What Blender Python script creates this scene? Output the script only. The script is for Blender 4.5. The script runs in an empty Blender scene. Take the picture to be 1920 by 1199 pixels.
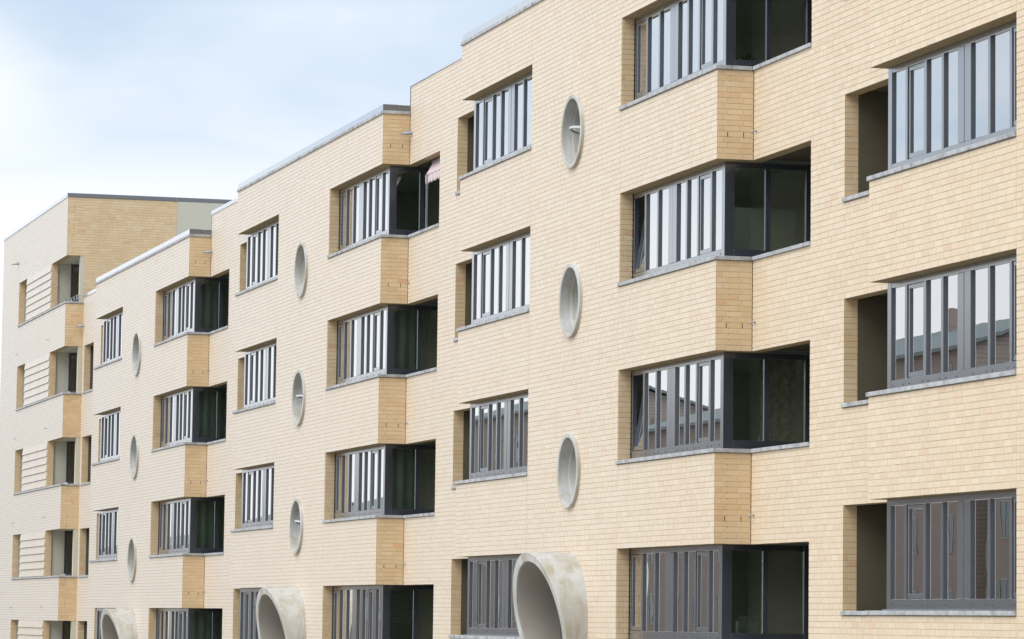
import bpy, math, random
import numpy as np
from mathutils import Matrix, Vector
SC = bpy.context.scene
COL = SC.collection
R = math.radians
rng = random.Random(7)

# ------------------------------------------------------------------ camera
F_PX, PX, PY = 7127.096, 953.298, 474.359          # focal length and principal point, pixels of a 1920 x 1199 picture
YAW, PITCH, ROLL = 1.306810, 0.096510, 0.013060
CAM = (52.9459, -17.4756, -1.1606)
cd = bpy.data.cameras.new('camera'); cam = bpy.data.objects.new('camera', cd); COL.objects.link(cam)
fw = Vector((-math.sin(YAW)*math.cos(PITCH), math.cos(YAW)*math.cos(PITCH), math.sin(PITCH)))
rt = fw.cross(Vector((0, 0, 1))).normalized(); up = rt.cross(fw)
r2 = rt*math.cos(ROLL) + up*math.sin(ROLL); u2 = up*math.cos(ROLL) - rt*math.sin(ROLL)
m = Matrix((r2, u2, -fw)).transposed().to_4x4(); m.translation = CAM
cam.matrix_world = m
cd.sensor_fit = 'HORIZONTAL'; cd.sensor_width = 36; cd.lens = 36*F_PX/1920
cd.shift_x = (960-PX)/1920; cd.shift_y = (PY-599.5)/1920
cd.clip_start = 1; cd.clip_end = 3000
SC.camera = cam
CAMV = Vector(CAM)
def project(P):
    v = P - CAMV; z = v.dot(fw)
    return PX + F_PX*v.dot(r2)/z, PY - F_PX*v.dot(u2)/z

# ------------------------------------------------------------------ sky, sun, exposure
SUN_DIR = Vector((0.28, -0.62, 0.74)).normalized()   # towards the veiled sun: high, in front of the facades and to the right
W = bpy.data.worlds.new('World'); SC.world = W; W.use_nodes = True
nt = W.node_tree; nt.nodes.clear()
def nd(t, typ, **kw):
    n = t.nodes.new(typ)
    for k, v in kw.items(): setattr(n, k, v)
    return n
def math_n(t, op, a, b=None, clamp=False):
    n = nd(t, 'ShaderNodeMath', operation=op, use_clamp=clamp)
    for i, x in enumerate((a, b)):
        if x is None: continue
        if isinstance(x, (int, float)): n.inputs[i].default_value = x
        else: t.links.new(x, n.inputs[i])
    return n.outputs[0]
out = nd(nt, 'ShaderNodeOutputWorld'); bg = nd(nt, 'ShaderNodeBackground'); bg.inputs[1].default_value = 0.061
sky = nd(nt, 'ShaderNodeTexSky', sky_type='NISHITA', sun_disc=False)
sky.sun_elevation = math.asin(SUN_DIR.z); sky.sun_rotation = math.atan2(SUN_DIR.x, SUN_DIR.y)
sky.air_density = 1.0; sky.dust_density = 1.5; sky.ozone_density = 1.2
tc = nd(nt, 'ShaderNodeTexCoord')
sep = nd(nt, 'ShaderNodeSeparateXYZ'); nt.links.new(tc.outputs['Generated'], sep.inputs[0])
# the direction on a flat cloud layer high above
zz = math_n(nt, 'ADD', math_n(nt, 'MAXIMUM', sep.outputs[2], 0.0), 0.30)
cmb = nd(nt, 'ShaderNodeCombineXYZ')
nt.links.new(math_n(nt, 'ADD', math_n(nt, 'DIVIDE', sep.outputs[0], zz), 18.7), cmb.inputs[0])
nt.links.new(math_n(nt, 'ADD', math_n(nt, 'DIVIDE', sep.outputs[1], zz), 9.9), cmb.inputs[1])
cmb.inputs[2].default_value = 11.3
n1 = nd(nt, 'ShaderNodeTexNoise'); n1.inputs['Scale'].default_value = 3.6; n1.inputs['Detail'].default_value = 7
n1.inputs['Roughness'].default_value = 0.43; n1.inputs['Distortion'].default_value = 0.3
nt.links.new(cmb.outputs[0], n1.inputs['Vector'])
rmp = nd(nt, 'ShaderNodeMapRange'); rmp.interpolation_type = 'SMOOTHSTEP'
rmp.inputs[1].default_value = 0.29; rmp.inputs[2].default_value = 0.72; rmp.inputs[3].default_value = 0.0; rmp.inputs[4].default_value = 0.85
nt.links.new(n1.outputs[0], rmp.inputs[0])
haze = nd(nt, 'ShaderNodeMapRange'); haze.interpolation_type = 'SMOOTHSTEP'                # thicker veil towards the horizon
haze.inputs[1].default_value = 0.098; haze.inputs[2].default_value = 0.145; haze.inputs[3].default_value = 1.0; haze.inputs[4].default_value = 0.0
nt.links.new(sep.outputs[2], haze.inputs[0])
cl = math_n(nt, 'MAXIMUM', rmp.outputs[0], haze.outputs[0])
veil = nd(nt, 'ShaderNodeMix', data_type='RGBA'); veil.inputs[0].default_value = 0.85        # a thin even veil over the blue
veil.inputs[7].default_value = (5.4, 6.7, 8.3, 1)
nt.links.new(sky.outputs[0], veil.inputs[6])
mx = nd(nt, 'ShaderNodeMix', data_type='RGBA'); mx.inputs[7].default_value = (8.9, 9.15, 9.5, 1)
nt.links.new(cl, mx.inputs[0]); nt.links.new(veil.outputs[2], mx.inputs[6])
nt.links.new(mx.outputs[2], bg.inputs[0]); nt.links.new(bg.outputs[0], out.inputs[0])

sd = bpy.data.lights.new('sun', 'SUN'); sd.energy = 1.5; sd.angle = R(45); sd.color = (1.0, 0.98, 0.95)
so = bpy.data.objects.new('sun', sd); COL.objects.link(so); so.rotation_euler = SUN_DIR.to_track_quat('Z', 'Y').to_euler()
SC.view_settings.view_transform = 'Standard'; SC.view_settings.look = 'None'
SC.view_settings.exposure = 0.94; SC.view_settings.gamma = 1.0; SC.view_settings.use_curve_mapping = False
SC.cycles.max_bounces = 8; SC.cycles.transparent_max_bounces = 12
SC.cycles.caustics_reflective = False; SC.cycles.caustics_refractive = False
SC.cycles.sample_clamp_indirect = 4.0

# ------------------------------------------------------------------ materials
def mat(name):
    M = bpy.data.materials.new(name); M.use_nodes = True
    t = M.node_tree; b = t.nodes['Principled BSDF']
    return M, t, b
def ramp(t, fac, stops):
    n = nd(t, 'ShaderNodeValToRGB')
    el = n.color_ramp.elements
    while len(el) < len(stops): el.new(0.5)
    for e, (p, c) in zip(el, stops): e.position = p; e.color = (*c, 1)
    t.links.new(fac, n.inputs[0]); return n.outputs[0]
def noise(t, scale, detail=4, rough=0.55, vec=None, dist=0.0):
    n = nd(t, 'ShaderNodeTexNoise'); n.inputs['Scale'].default_value = scale
    n.inputs['Detail'].default_value = detail; n.inputs['Roughness'].default_value = rough; n.inputs['Distortion'].default_value = dist
    if vec is None:
        g = nd(t, 'ShaderNodeNewGeometry'); vec = g.outputs['Position']
    t.links.new(vec, n.inputs['Vector']); return n.outputs[0]
def mixc(t, f, a, b, mode='MIX'):
    n = nd(t, 'ShaderNodeMix', data_type='RGBA', blend_type=mode)
    for i, x in ((0, f), (6, a), (7, b)):
        if isinstance(x, (int, float)): n.inputs[i].default_value = x
        elif isinstance(x, tuple): n.inputs[i].default_value = (*x, 1)
        else: t.links.new(x, n.inputs[i])
    return n.outputs[2]
def bump(t, b, h, s, d=0.004):
    n = nd(t, 'ShaderNodeBump'); n.inputs['Strength'].default_value = s; n.inputs['Distance'].default_value = d
    t.links.new(h, n.inputs['Height']); t.links.new(n.outputs[0], b.inputs['Normal'])

BRICK, t, b = mat('glazed_cream_brick')
at = nd(t, 'ShaderNodeAttribute', attribute_name='tone')
base = ramp(t, at.outputs['Fac'], [(0.0, (.665, .475, .268)), (.40, (.705, .52, .31)), (.72, (.73, .55, .34)), (.93, (.745, .58, .375)), (.965, (.71, .46, .255)), (1.0, (.66, .41, .235))])
big = noise(t, 0.55, 3); fine = noise(t, 55, 5, 0.6)
c = mixc(t, math_n(t, 'MULTIPLY', math_n(t, 'SUBTRACT', big, 0.45, True), 0.5, True), base, (.80, .68, .50))
c = mixc(t, math_n(t, 'MULTIPLY', math_n(t, 'SUBTRACT', fine, 0.52, True), 1.3, True), c, (.50, .36, .20))
# rain streaks: stretched vertically
g = nd(t, 'ShaderNodeNewGeometry'); mp = nd(t, 'ShaderNodeMapping'); mp.inputs['Scale'].default_value = (2.2, 2.2, 0.16)
t.links.new(g.outputs['Position'], mp.inputs[0])
st = noise(t, 1.0, 4, 0.6, mp.outputs[0])
c = mixc(t, math_n(t, 'MULTIPLY', math_n(t, 'SUBTRACT', st, 0.54, True), 1.5, True), c, (.50, .40, .25))
t.links.new(c, b.inputs['Base Color'])
b.inputs['Roughness'].default_value = 0.7; b.inputs['Specular IOR Level'].default_value = 0.0
b.inputs['Sheen Weight'].default_value = 1.0; b.inputs['Sheen Roughness'].default_value = 0.42; b.inputs['Sheen Tint'].default_value = (1, 1, 1, 1)
bump(t, b, noise(t, 140, 4, 0.6), 0.35, 0.002)
# smooth fired engobe: layered gloss, faint square on and strong at a grazing angle
fr = nd(t, 'ShaderNodeFresnel'); fr.inputs[0].default_value = 1.27
fac = math_n(t, 'DIVIDE', math_n(t, 'MULTIPLY', fr.outputs[0], 1.5), math_n(t, 'ADD', math_n(t, 'MULTIPLY', fr.outputs[0], 0.5), 1.0), True)
gl = nd(t, 'ShaderNodeBsdfGlossy'); gl.inputs[0].default_value = (.95, .97, 1, 1); gl.inputs['Roughness'].default_value = 0.5
mxs = nd(t, 'ShaderNodeMixShader'); t.links.new(fac, mxs.inputs[0]); t.links.new(b.outputs[0], mxs.inputs[1]); t.links.new(gl.outputs[0], mxs.inputs[2])
t.links.new(mxs.outputs[0], t.nodes['Material Output'].inputs[0])

LINTEL, t, b = mat('shaded_lintel_brick')  # the wall brick in a darker copy: soffit shade is put into its colour
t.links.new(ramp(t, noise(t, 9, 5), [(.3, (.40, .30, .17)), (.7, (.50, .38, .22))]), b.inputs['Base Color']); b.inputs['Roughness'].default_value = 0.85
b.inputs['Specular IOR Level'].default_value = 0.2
BORE_SHADE, t, b = mat('shaded_bore')  # the tube's own concrete, painted darker and browner for the shade in its bore
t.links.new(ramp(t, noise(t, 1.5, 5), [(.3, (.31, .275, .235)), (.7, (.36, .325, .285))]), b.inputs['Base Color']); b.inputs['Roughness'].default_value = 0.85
MORTAR, t, b = mat('sand_mortar')
t.links.new(ramp(t, noise(t, 3, 4), [(.3, (.57, .46, .30)), (.7, (.65, .54, .37))]), b.inputs['Base Color'])
b.inputs['Roughness'].default_value = 0.9
bump(t, b, noise(t, 160, 3), 0.5, 0.003)

CONC, t, b = mat('cast_concrete')
a = noise(t, 2.2, 6, 0.62, dist=0.4); f = noise(t, 60, 4, 0.6)
mp = nd(t, 'ShaderNodeMapping'); mp.inputs['Scale'].default_value = (3.0, 3.0, 0.7)
g = nd(t, 'ShaderNodeNewGeometry'); t.links.new(g.outputs['Position'], mp.inputs[0])
s_ = noise(t, 1.4, 6, 0.6, mp.outputs[0], 0.6)
c = ramp(t, a, [(.30, (.45, .44, .40)), (.52, (.54, .54, .525)), (.70, (.60, .60, .59))])
c = mixc(t, math_n(t, 'MULTIPLY', math_n(t, 'SUBTRACT', s_, 0.46, True), 4.0, True), c, (.40, .355, .245))
c = mixc(t, math_n(t, 'MULTIPLY', math_n(t, 'SUBTRACT', f, 0.5, True), 1.2, True), c, (.26, .25, .21))
t.links.new(c, b.inputs['Base Color']); b.inputs['Roughness'].default_value = 0.72
bump(t, b, f, 0.3, 0.004)

STONE, t, b = mat('pale_sill_stone')
t.links.new(ramp(t, noise(t, 5, 6, 0.65), [(.30, (.20, .20, .20)), (.45, (.38, .385, .39)), (.62, (.50, .51, .52))]), b.inputs['Base Color'])
b.inputs['Roughness'].default_value = 0.55
bump(t, b, noise(t, 80, 4), 0.25, 0.003)

def coated(name, lo, hi, n_lay, rough, scale):
    # dark paint under several clear lacquer layers: faint seen square on, bright at a grazing angle
    M, t, b = mat(name)
    t.links.new(ramp(t, noise(t, scale, 4), [(.3, lo), (.7, hi)]), b.inputs['Base Color'])
    b.inputs['Roughness'].default_value = 0.6; b.inputs['Specular IOR Level'].default_value = 0.2
    fr = nd(t, 'ShaderNodeFresnel'); fr.inputs[0].default_value = 1.25
    fac = math_n(t, 'DIVIDE', math_n(t, 'MULTIPLY', fr.outputs[0], float(n_lay)), math_n(t, 'ADD', math_n(t, 'MULTIPLY', fr.outputs[0], float(n_lay-1)), 1.0), True)
    gl = nd(t, 'ShaderNodeBsdfGlossy'); gl.inputs[0].default_value = (.96, .98, 1, 1); gl.inputs['Roughness'].default_value = rough
    mxs = nd(t, 'ShaderNodeMixShader'); t.links.new(fac, mxs.inputs[0]); t.links.new(b.outputs[0], mxs.inputs[1]); t.links.new(gl.outputs[0], mxs.inputs[2])
    t.links.new(mxs.outputs[0], t.nodes['Material Output'].inputs[0])
    return M
METAL = coated('lacquered_anthracite_metal', (.030, .035, .046), (.042, .048, .062), 7, 0.22, 1.6)
COPE = coated('lacquered_coping_sheet', (.035, .038, .046), (.050, .054, .064), 14, 0.12, 2.5)
GALV, t, b = mat('galvanised_steel')
b.inputs['Base Color'].default_value = (.36, .37, .38, 1); b.inputs['Metallic'].default_value = 0.6; b.inputs['Roughness'].default_value = 0.4
PALEM, t, b = mat('pale_grey_paint')
b.inputs['Base Color'].default_value = (.50, .51, .53, 1); b.inputs['Roughness'].default_value = 0.4
DARK, t, b = mat('unlit_black')  # plain black painted in for the darkness inside openings
b.inputs['Base Color'].default_value = (.02, .02, .02, 1); b.inputs['Roughness'].default_value = 0.8
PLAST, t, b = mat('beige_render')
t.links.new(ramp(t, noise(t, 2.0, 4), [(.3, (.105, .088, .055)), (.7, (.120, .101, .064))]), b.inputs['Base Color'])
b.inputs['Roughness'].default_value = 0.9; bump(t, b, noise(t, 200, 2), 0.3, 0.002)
PALE, t, b = mat('pale_render')
t.links.new(ramp(t, noise(t, 1.5, 4), [(.3, (.55, .53, .445)), (.7, (.59, .57, .485))]), b.inputs['Base Color'])
b.inputs['Roughness'].default_value = 0.9; bump(t, b, noise(t, 200, 2), 0.3, 0.002)
ROOM, t, b = mat('room_paint')
t.links.new(ramp(t, noise(t, 0.8, 3), [(.3, (.62, .66, .60)), (.7, (.68, .71, .66))]), b.inputs['Base Color']); b.inputs['Roughness'].default_value = 0.9
ROOFM, t, b = mat('roof_gravel')
t.links.new(ramp(t, noise(t, 30, 4), [(.3, (.20, .19, .18)), (.7, (.34, .33, .31))]), b.inputs['Base Color']); b.inputs['Roughness'].default_value = 0.95

def glass_mat(name, tint, n_surf):
    # several uncoated surfaces in series: total reflectance N F / (1 + (N-1) F)
    M, t, b = mat(name); t.nodes.remove(b)
    fr = nd(t, 'ShaderNodeFresnel'); fr.inputs[0].default_value = 1.25
    geo = nd(t, 'ShaderNodeNewGeometry')
    num = math_n(t, 'MULTIPLY', fr.outputs[0], float(n_surf))
    den = math_n(t, 'ADD', math_n(t, 'MULTIPLY', fr.outputs[0], float(n_surf-1)), 1.0)
    fac = math_n(t, 'DIVIDE', num, den, True)
    tr = nd(t, 'ShaderNodeBsdfTransparent'); tr.inputs[0].default_value = (*tint, 1)
    gl = nd(t, 'ShaderNodeBsdfGlossy'); gl.inputs['Roughness'].default_value = 0.0; gl.inputs[0].default_value = (.98, .99, 1, 1)
    bp = nd(t, 'ShaderNodeBump'); bp.inputs['Strength'].default_value = 0.012; bp.inputs['Distance'].default_value = 0.02
    t.links.new(noise(t, 1.3, 2), bp.inputs['Height']); t.links.new(bp.outputs[0], gl.inputs['Normal'])
    mxs = nd(t, 'ShaderNodeMixShader')
    t.links.new(fac, mxs.inputs[0]); t.links.new(tr.outputs[0], mxs.inputs[1]); t.links.new(gl.outputs[0], mxs.inputs[2])
    t.links.new(mxs.outputs[0], t.nodes['Material Output'].inputs[0])
    return M
GLASS = glass_mat('double_glazing', (.90, .97, .93), 26)

def plain(name, col, rough=0.8, var=0.12, scale=4):
    M, t, b = mat(name)
    lo = tuple(x*(1-var) for x in col); hi = tuple(min(1, x*(1+var)) for x in col)
    t.links.new(ramp(t, noise(t, scale, 5), [(.3, lo), (.7, hi)]), b.inputs['Base Color']); b.inputs['Roughness'].default_value = rough
    return M

# ------------------------------------------------------------------ helpers
class MB:
    """collects boxes and other pieces, links them as one mesh object"""
    def __init__(s): s.v = []; s.f = []; s.sm = set()
    def box(s, x0, x1, y0, y1, z0, z1, bev=0.0):
        n = len(s.v)
        if bev <= 0 or min(abs(x1-x0), abs(y1-y0), abs(z1-z0)) < 2.5*bev:
            s.v += [(x, y, z) for z in (z0, z1) for x, y in ((x0, y0), (x1, y0), (x1, y1), (x0, y1))]
            s.f += [tuple(n+i for i in q) for q in ((3, 2, 1, 0), (4, 5, 6, 7), (0, 1, 5, 4), (1, 2, 6, 5), (2, 3, 7, 6), (3, 0, 4, 7))]
            return
        # chamfered box: 24 vertices
        X = (x0, x1); Y = (y0, y1); Z = (z0, z1); idx = {}
        for i in (0, 1):
            for j in (0, 1):
                for k in (0, 1):
                    sx, sy, sz = (1, -1)[i]*bev, (1, -1)[j]*bev, (1, -1)[k]*bev
                    for a, P in (('x', (X[i], Y[j]+sy, Z[k]+sz)), ('y', (X[i]+sx, Y[j], Z[k]+sz)), ('z', (X[i]+sx, Y[j]+sy, Z[k]))):
                        idx[(i, j, k, a)] = len(s.v); s.v.append(P)
        q = lambda *ks: s.f.append(tuple(idx[k] for k in ks))
        for i in (0, 1):
            o = [(0, 0), (0, 1), (1, 1), (1, 0)] if i == 0 else [(0, 0), (1, 0), (1, 1), (0, 1)]
            q(*[(i, a_, b_, 'x') for a_, b_ in o])
            q(*[(b_, i, a_, 'y') for a_, b_ in o])
            q(*[(a_, b_, i, 'z') for a_, b_ in o])
        for i in (0, 1):
            for j in (0, 1):
                def e(*ks):
                    s.f.append(tuple(idx[k] for k in (ks if (i == j) else ks[::-1])))
                e((i, j, 0, 'y'), (i, j, 0, 'x'), (i, j, 1, 'x'), (i, j, 1, 'y'))
                e((0, i, j, 'z'), (0, i, j, 'y'), (1, i, j, 'y'), (1, i, j, 'z'))
                e((i, 0, j, 'x'), (i, 0, j, 'z'), (i, 1, j, 'z'), (i, 1, j, 'x')) if False else e((j, 0, i, 'x'), (j, 0, i, 'z'), (j, 1, i, 'z'), (j, 1, i, 'x'))
        for i in (0, 1):
            for j in (0, 1):
                for k in (0, 1):
                    tri = [idx[(i, j, k, a)] for a in 'xyz']
                    s.f.append(tuple(tri if (i+j+k) % 2 else tri[::-1]))
    def quad(s, *P):
        n = len(s.v); s.v += list(P); s.f.append(tuple(range(n, n+len(P))))
    def lathe(s, prof, cx, cz, seg=48, smooth=True, slant=None, tilt=None):
        """profile (r, y) turned round the Y axis through (cx, *, cz); slant(y, zrel) may shift y"""
        n = len(s.v); k = len(prof)
        for i in range(seg):
            a = 2*math.pi*i/seg; ca, sa = math.cos(a), math.sin(a)
            for r, y in prof:
                yy = slant(y, r*sa, r*ca) if slant else y
                P = (r*ca, yy, r*sa)
                if tilt: P = tuple(tilt @ Vector(P))
                s.v.append((cx+P[0], P[1], cz+P[2]))
        for i in range(seg):
            for j in range(k-1):
                a0 = n+i*k+j; b0 = n+((i+1) % seg)*k+j
                s.f.append((a0, a0+1, b0+1, b0)); s.sm.add(len(s.f)-1)
    def disc(s, r, y, cx, cz, seg=48, tilt=None):
        n = len(s.v)
        for i in range(seg):
            a = 2*math.pi*i/seg; P = Vector((r*math.cos(a), y, r*math.sin(a)))
            if tilt: P = tilt @ P
            s.v.append((cx+P.x, P.y, cz+P.z))
        s.f.append(tuple(range(n, n+seg)))
    def tube(s, P0, P1, r, seg=10, cap=True):
        P0 = Vector(P0); P1 = Vector(P1); d = (P1-P0).normalized()
        a = d.orthogonal().normalized(); b_ = d.cross(a); n = len(s.v)
        for P in (P0, P1):
            for i in range(seg):
                th = 2*math.pi*i/seg; s.v.append(tuple(P + r*(a*math.cos(th)+b_*math.sin(th))))
        for i in range(seg):
            j = (i+1) % seg; s.f.append((n+i, n+j, n+seg+j, n+seg+i)); s.sm.add(len(s.f)-1)
        if cap:
            s.f.append(tuple(n+i for i in range(seg))[::-1]); s.f.append(tuple(n+seg+i for i in range(seg)))
    def mesh(s, name, mats):
        me = bpy.data.meshes.new(name); me.from_pydata(s.v, [], s.f)
        for M in (mats if isinstance(mats, (list, tuple)) else [mats]): me.materials.append(M)
        if s.sm:
            fl = [i in s.sm for i in range(len(s.f))]; me.polygons.foreach_set('use_smooth', fl)
        me.update(); return me
    def build(s, name, M, parent=None, loc=None, tone=None):
        me = s.mesh(name, M)
        if tone is not None:
            a_ = me.attributes.new('tone', 'FLOAT', 'FACE'); a_.data.foreach_set('value', [tone]*len(me.polygons))
        return link(name, me, parent, loc)
def link(name, me, parent=None, loc=None):
    o = bpy.data.objects.new(name, me); COL.objects.link(o)
    if parent: o.parent = parent
    if loc: o.location = loc
    return o
def tag(o, label=None, cat=None, group=None, kind=None):
    for k, v in (('label', label), ('category', cat), ('group', group), ('kind', kind)):
        if v: o[k] = v
    return o
def thing(name, loc, label, cat, group=None):
    o = bpy.data.objects.new(name, None); o.empty_display_size = 0.5; COL.objects.link(o); o.location = loc
    return tag(o, label, cat, group)
def copy_part(o, parent, dloc=(0, 0, 0)):
    c = o.copy(); COL.objects.link(c); c.parent = parent; c.location = o.location + Vector(dloc)
    for ch in o.children:
        d = ch.copy(); COL.objects.link(d); d.parent = c
    return c

# ------------------------------------------------------------------ measures (metres)
HS = 2.8333                  # storey
CO = HS/34                   # brick course
BASE = 2.95                  # ground up to the ground floor window head
FW, SW = 15.211, 6.376       # forward front, set back front
DP = 0.5707                  # depth of the step
WR, WL = 4.913, 4.938        # corner windows, right and left
SJ, SL = 2.515, 2.486        # balcony openings beside them
DR = -0.4715                 # each house steps down
WH = 1.44                    # opening height, head to sill
OP = 18*CO                   # opening height in whole courses (sill stone in the last)
JD = 0.004                   # joint depth
TOPF = BASE + 3*HS + 1.022   # brick top of forward front
TOPS = TOPF + 0.10
head = lambda n: BASE + n*HS

# ------------------------------------------------------------------ brickwork
def cut(iv, a, b_):
    o = []
    for x, y in iv:
        if b_ <= x or a >= y: o.append((x, y)); continue
        if a > x: o.append((x, a))
        if b_ < y: o.append((b_, y))
    return o
def bond(u0, u1, z0, z1, opens=(), circles=(), seed=0, zref=BASE, first=None):
    """brick rectangles (ua, ub, za, zb, full) of one wall face"""
    rg = random.Random(seed); res = []
    k0 = math.floor((z0-zref)/CO+1e-6); k = k0; jo = 0.011
    while zref+k*CO < z1-0.004:
        za = max(z0, zref+k*CO); zb = min(z1, zref+(k+1)*CO)
        pos = u0 - rg.choice((0.0, 0.0625, 0.125, 0.1875)); cells = []
        if first: pos = first[k % 2]-0.25
        while pos < u1:
            L = 0.125 if not first and rg.random() < 0.10 else 0.25
            cells.append((pos, pos+L)); pos += L
        br = sorted({za, zb} | {e for o in opens for e in (o[2], o[3]) if za+0.006 < e < zb-0.006})
        for a, b_ in zip(br, br[1:]):
            if b_-a < 0.018: continue
            mid = (a+b_)/2; iv = [(u0, u1)]
            for o in opens:
                if o[2] < mid < o[3]: iv = cut(iv, o[0], o[1])
            for (uc, zc, r) in circles:
                dz = abs(mid-zc)
                if dz < r: w = math.sqrt(r*r-dz*dz); iv = cut(iv, uc-w, uc+w)
            for x, y in iv:
                for (p, q) in cells:
                    s0 = max(p, x); s1 = min(q, y)
                    if s1-s0 < 0.03: continue
                    if s0-x < 0.03: s0 = x
                    if y-s1 < 0.03: s1 = y
                    ja = 0.0042 if s0 > x+1e-6 else 0.0; jb = 0.0042 if s1 < y-1e-6 else 0.0
                    zb_ = b_ - (jo if b_ == zb and b_ < z1-0.01 else 0.0)
                    if b_ < zb: zb_ = b_
                    full = abs((s1-s0)-0.25) < 1e-6 and abs((b_-a)-CO) < 1e-6 and ja > 0 and jb > 0
                    res.append((s0+ja, s1-jb, a, zb_, full))
        k += 1
    return res
# a face frame: origin O, direction U; outward normal N = U x Z
FRAMES = {'front': (np.array((1., 0, 0)), np.array((0., -1, 0)), 0.0),
          'right': (np.array((0., 1, 0)), np.array((1., 0, 0)), math.pi/2),
          'left': (np.array((0., -1, 0)), np.array((-1., 0, 0)), -math.pi/2)}
class Bricks:
    def __init__(s): s.items = []       # (frame, O, rect, tone, showing)
    def add(s, fr, O, rects, rg, show=True, maxd=JD+0.003):
        for r in rects: s.items.append((fr, np.array(O, float), r, pick_tone(rg), show, maxd))
def pick_tone(rg):
    x = rg.random()
    return 0.94+0.06*rg.random() if x < 0.022 else 0.9*min(1, max(0, rg.gauss(0.5, 0.25)))
QF = np.array([(0, 1, 2, 3)] + [(4+i, 4+(i+1) % 4, (i+1) % 4, i) for i in range(4)] + [(8+i, 8+(i+1) % 4, 4+(i+1) % 4, 4+i) for i in range(4)])
def brick_verts(fr, O, r, depth):
    U, N, _ = FRAMES[fr]; a, b_, za, zb = r[:4]; ch = min(0.0018, (zb-za)/4)
    P = []
    for (ins, d) in ((ch, 0.0), (0.0, ch), (0.0, depth)):
        for u, z in ((a+ins, za+ins), (b_-ins, za+ins), (b_-ins, zb-ins), (a+ins, zb-ins)):
            P.append(O + U*u - N*d + np.array((0, 0, z)))
    return P
BRICK_MESH = {}
def unit_brick(tone_i):
    if tone_i not in BRICK_MESH:
        r = (-0.1208, 0.1208, -(CO-0.011)/2, (CO-0.011)/2)
        me = bpy.data.meshes.new('brick'); me.from_pydata([tuple(p) for p in brick_verts('front', np.zeros(3), r, JD+0.003)], [], [tuple(q) for q in QF])
        me.materials.append(BRICK)
        a_ = me.attributes.new('tone', 'FLOAT', 'FACE'); a_.data.foreach_set('value', [(tone_i+0.5)/12]*len(me.polygons))
        BRICK_MESH[tone_i] = me
    return BRICK_MESH[tone_i]
def lay(B, house, hloc, limit=300):
    """the bricks that show largest become parts of their own, the rest one joined part"""
    area = []
    for i, (fr, O, r, tone, show, md) in enumerate(B.items):
        if not (show and r[4]): continue
        U, N, _ = FRAMES[fr]
        q = [project(Vector(tuple(O + U*u + np.array((0, 0, z)))) + hloc) for u, z in ((r[0], r[2]), (r[1], r[2]), (r[1], r[3]), (r[0], r[3]))]
        if any(x < 4 or x > 1916 or y < 4 or y > 1195 for x, y in q): continue
        A = abs(sum(q[j][0]*q[(j+1) % 4][1]-q[(j+1) % 4][0]*q[j][1] for j in range(4)))/2
        area.append((A, i))
    area.sort(reverse=True); single = {i for _, i in area[:limit]}
    V = []; T = []; jr = random.Random(3)
    for i, (fr, O, r, tone, show, md) in enumerate(B.items):
        U, N, ang = FRAMES[fr]
        if i in single:
            P = O + U*(r[0]+r[1])/2 + np.array((0, 0, (r[2]+r[3])/2+jr.uniform(-.0012, .0012))) + N*jr.uniform(-.0009, .0009)
            o = link('brick', unit_brick(min(11, int(tone*12))), house, tuple(P)); o.rotation_euler.z = ang
        else:
            e1, e2 = jr.uniform(-.0009, .0009), jr.uniform(-.0012, .0012)
            V += brick_verts(fr, O + N*e1 + np.array((0, 0, e2)), r, md); T.append(tone)
    nb = len(T); V = np.array(V, np.float32)
    Fq = (QF[None]+12*np.arange(nb)[:, None, None]).reshape(-1).astype(np.int32)
    me = bpy.data.meshes.new('brick_facing')
    me.vertices.add(len(V)); me.vertices.foreach_set('co', V.reshape(-1))
    me.loops.add(len(Fq)); me.loops.foreach_set('vertex_index', Fq)
    me.polygons.add(nb*9); me.polygons.foreach_set('loop_start', np.arange(0, len(Fq), 4, dtype=np.int32))
    me.polygons.foreach_set('use_smooth', np.zeros(nb*9, dtype=bool))
    me.update(calc_edges=True)
    a_ = me.attributes.new('tone', 'FLOAT', 'FACE'); a_.data.foreach_set('value', np.repeat(np.array(T, np.float32), 9))
    me.materials.append(BRICK)
    o = link('brick_facing', me, house); o['kind'] = 'stuff'
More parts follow.
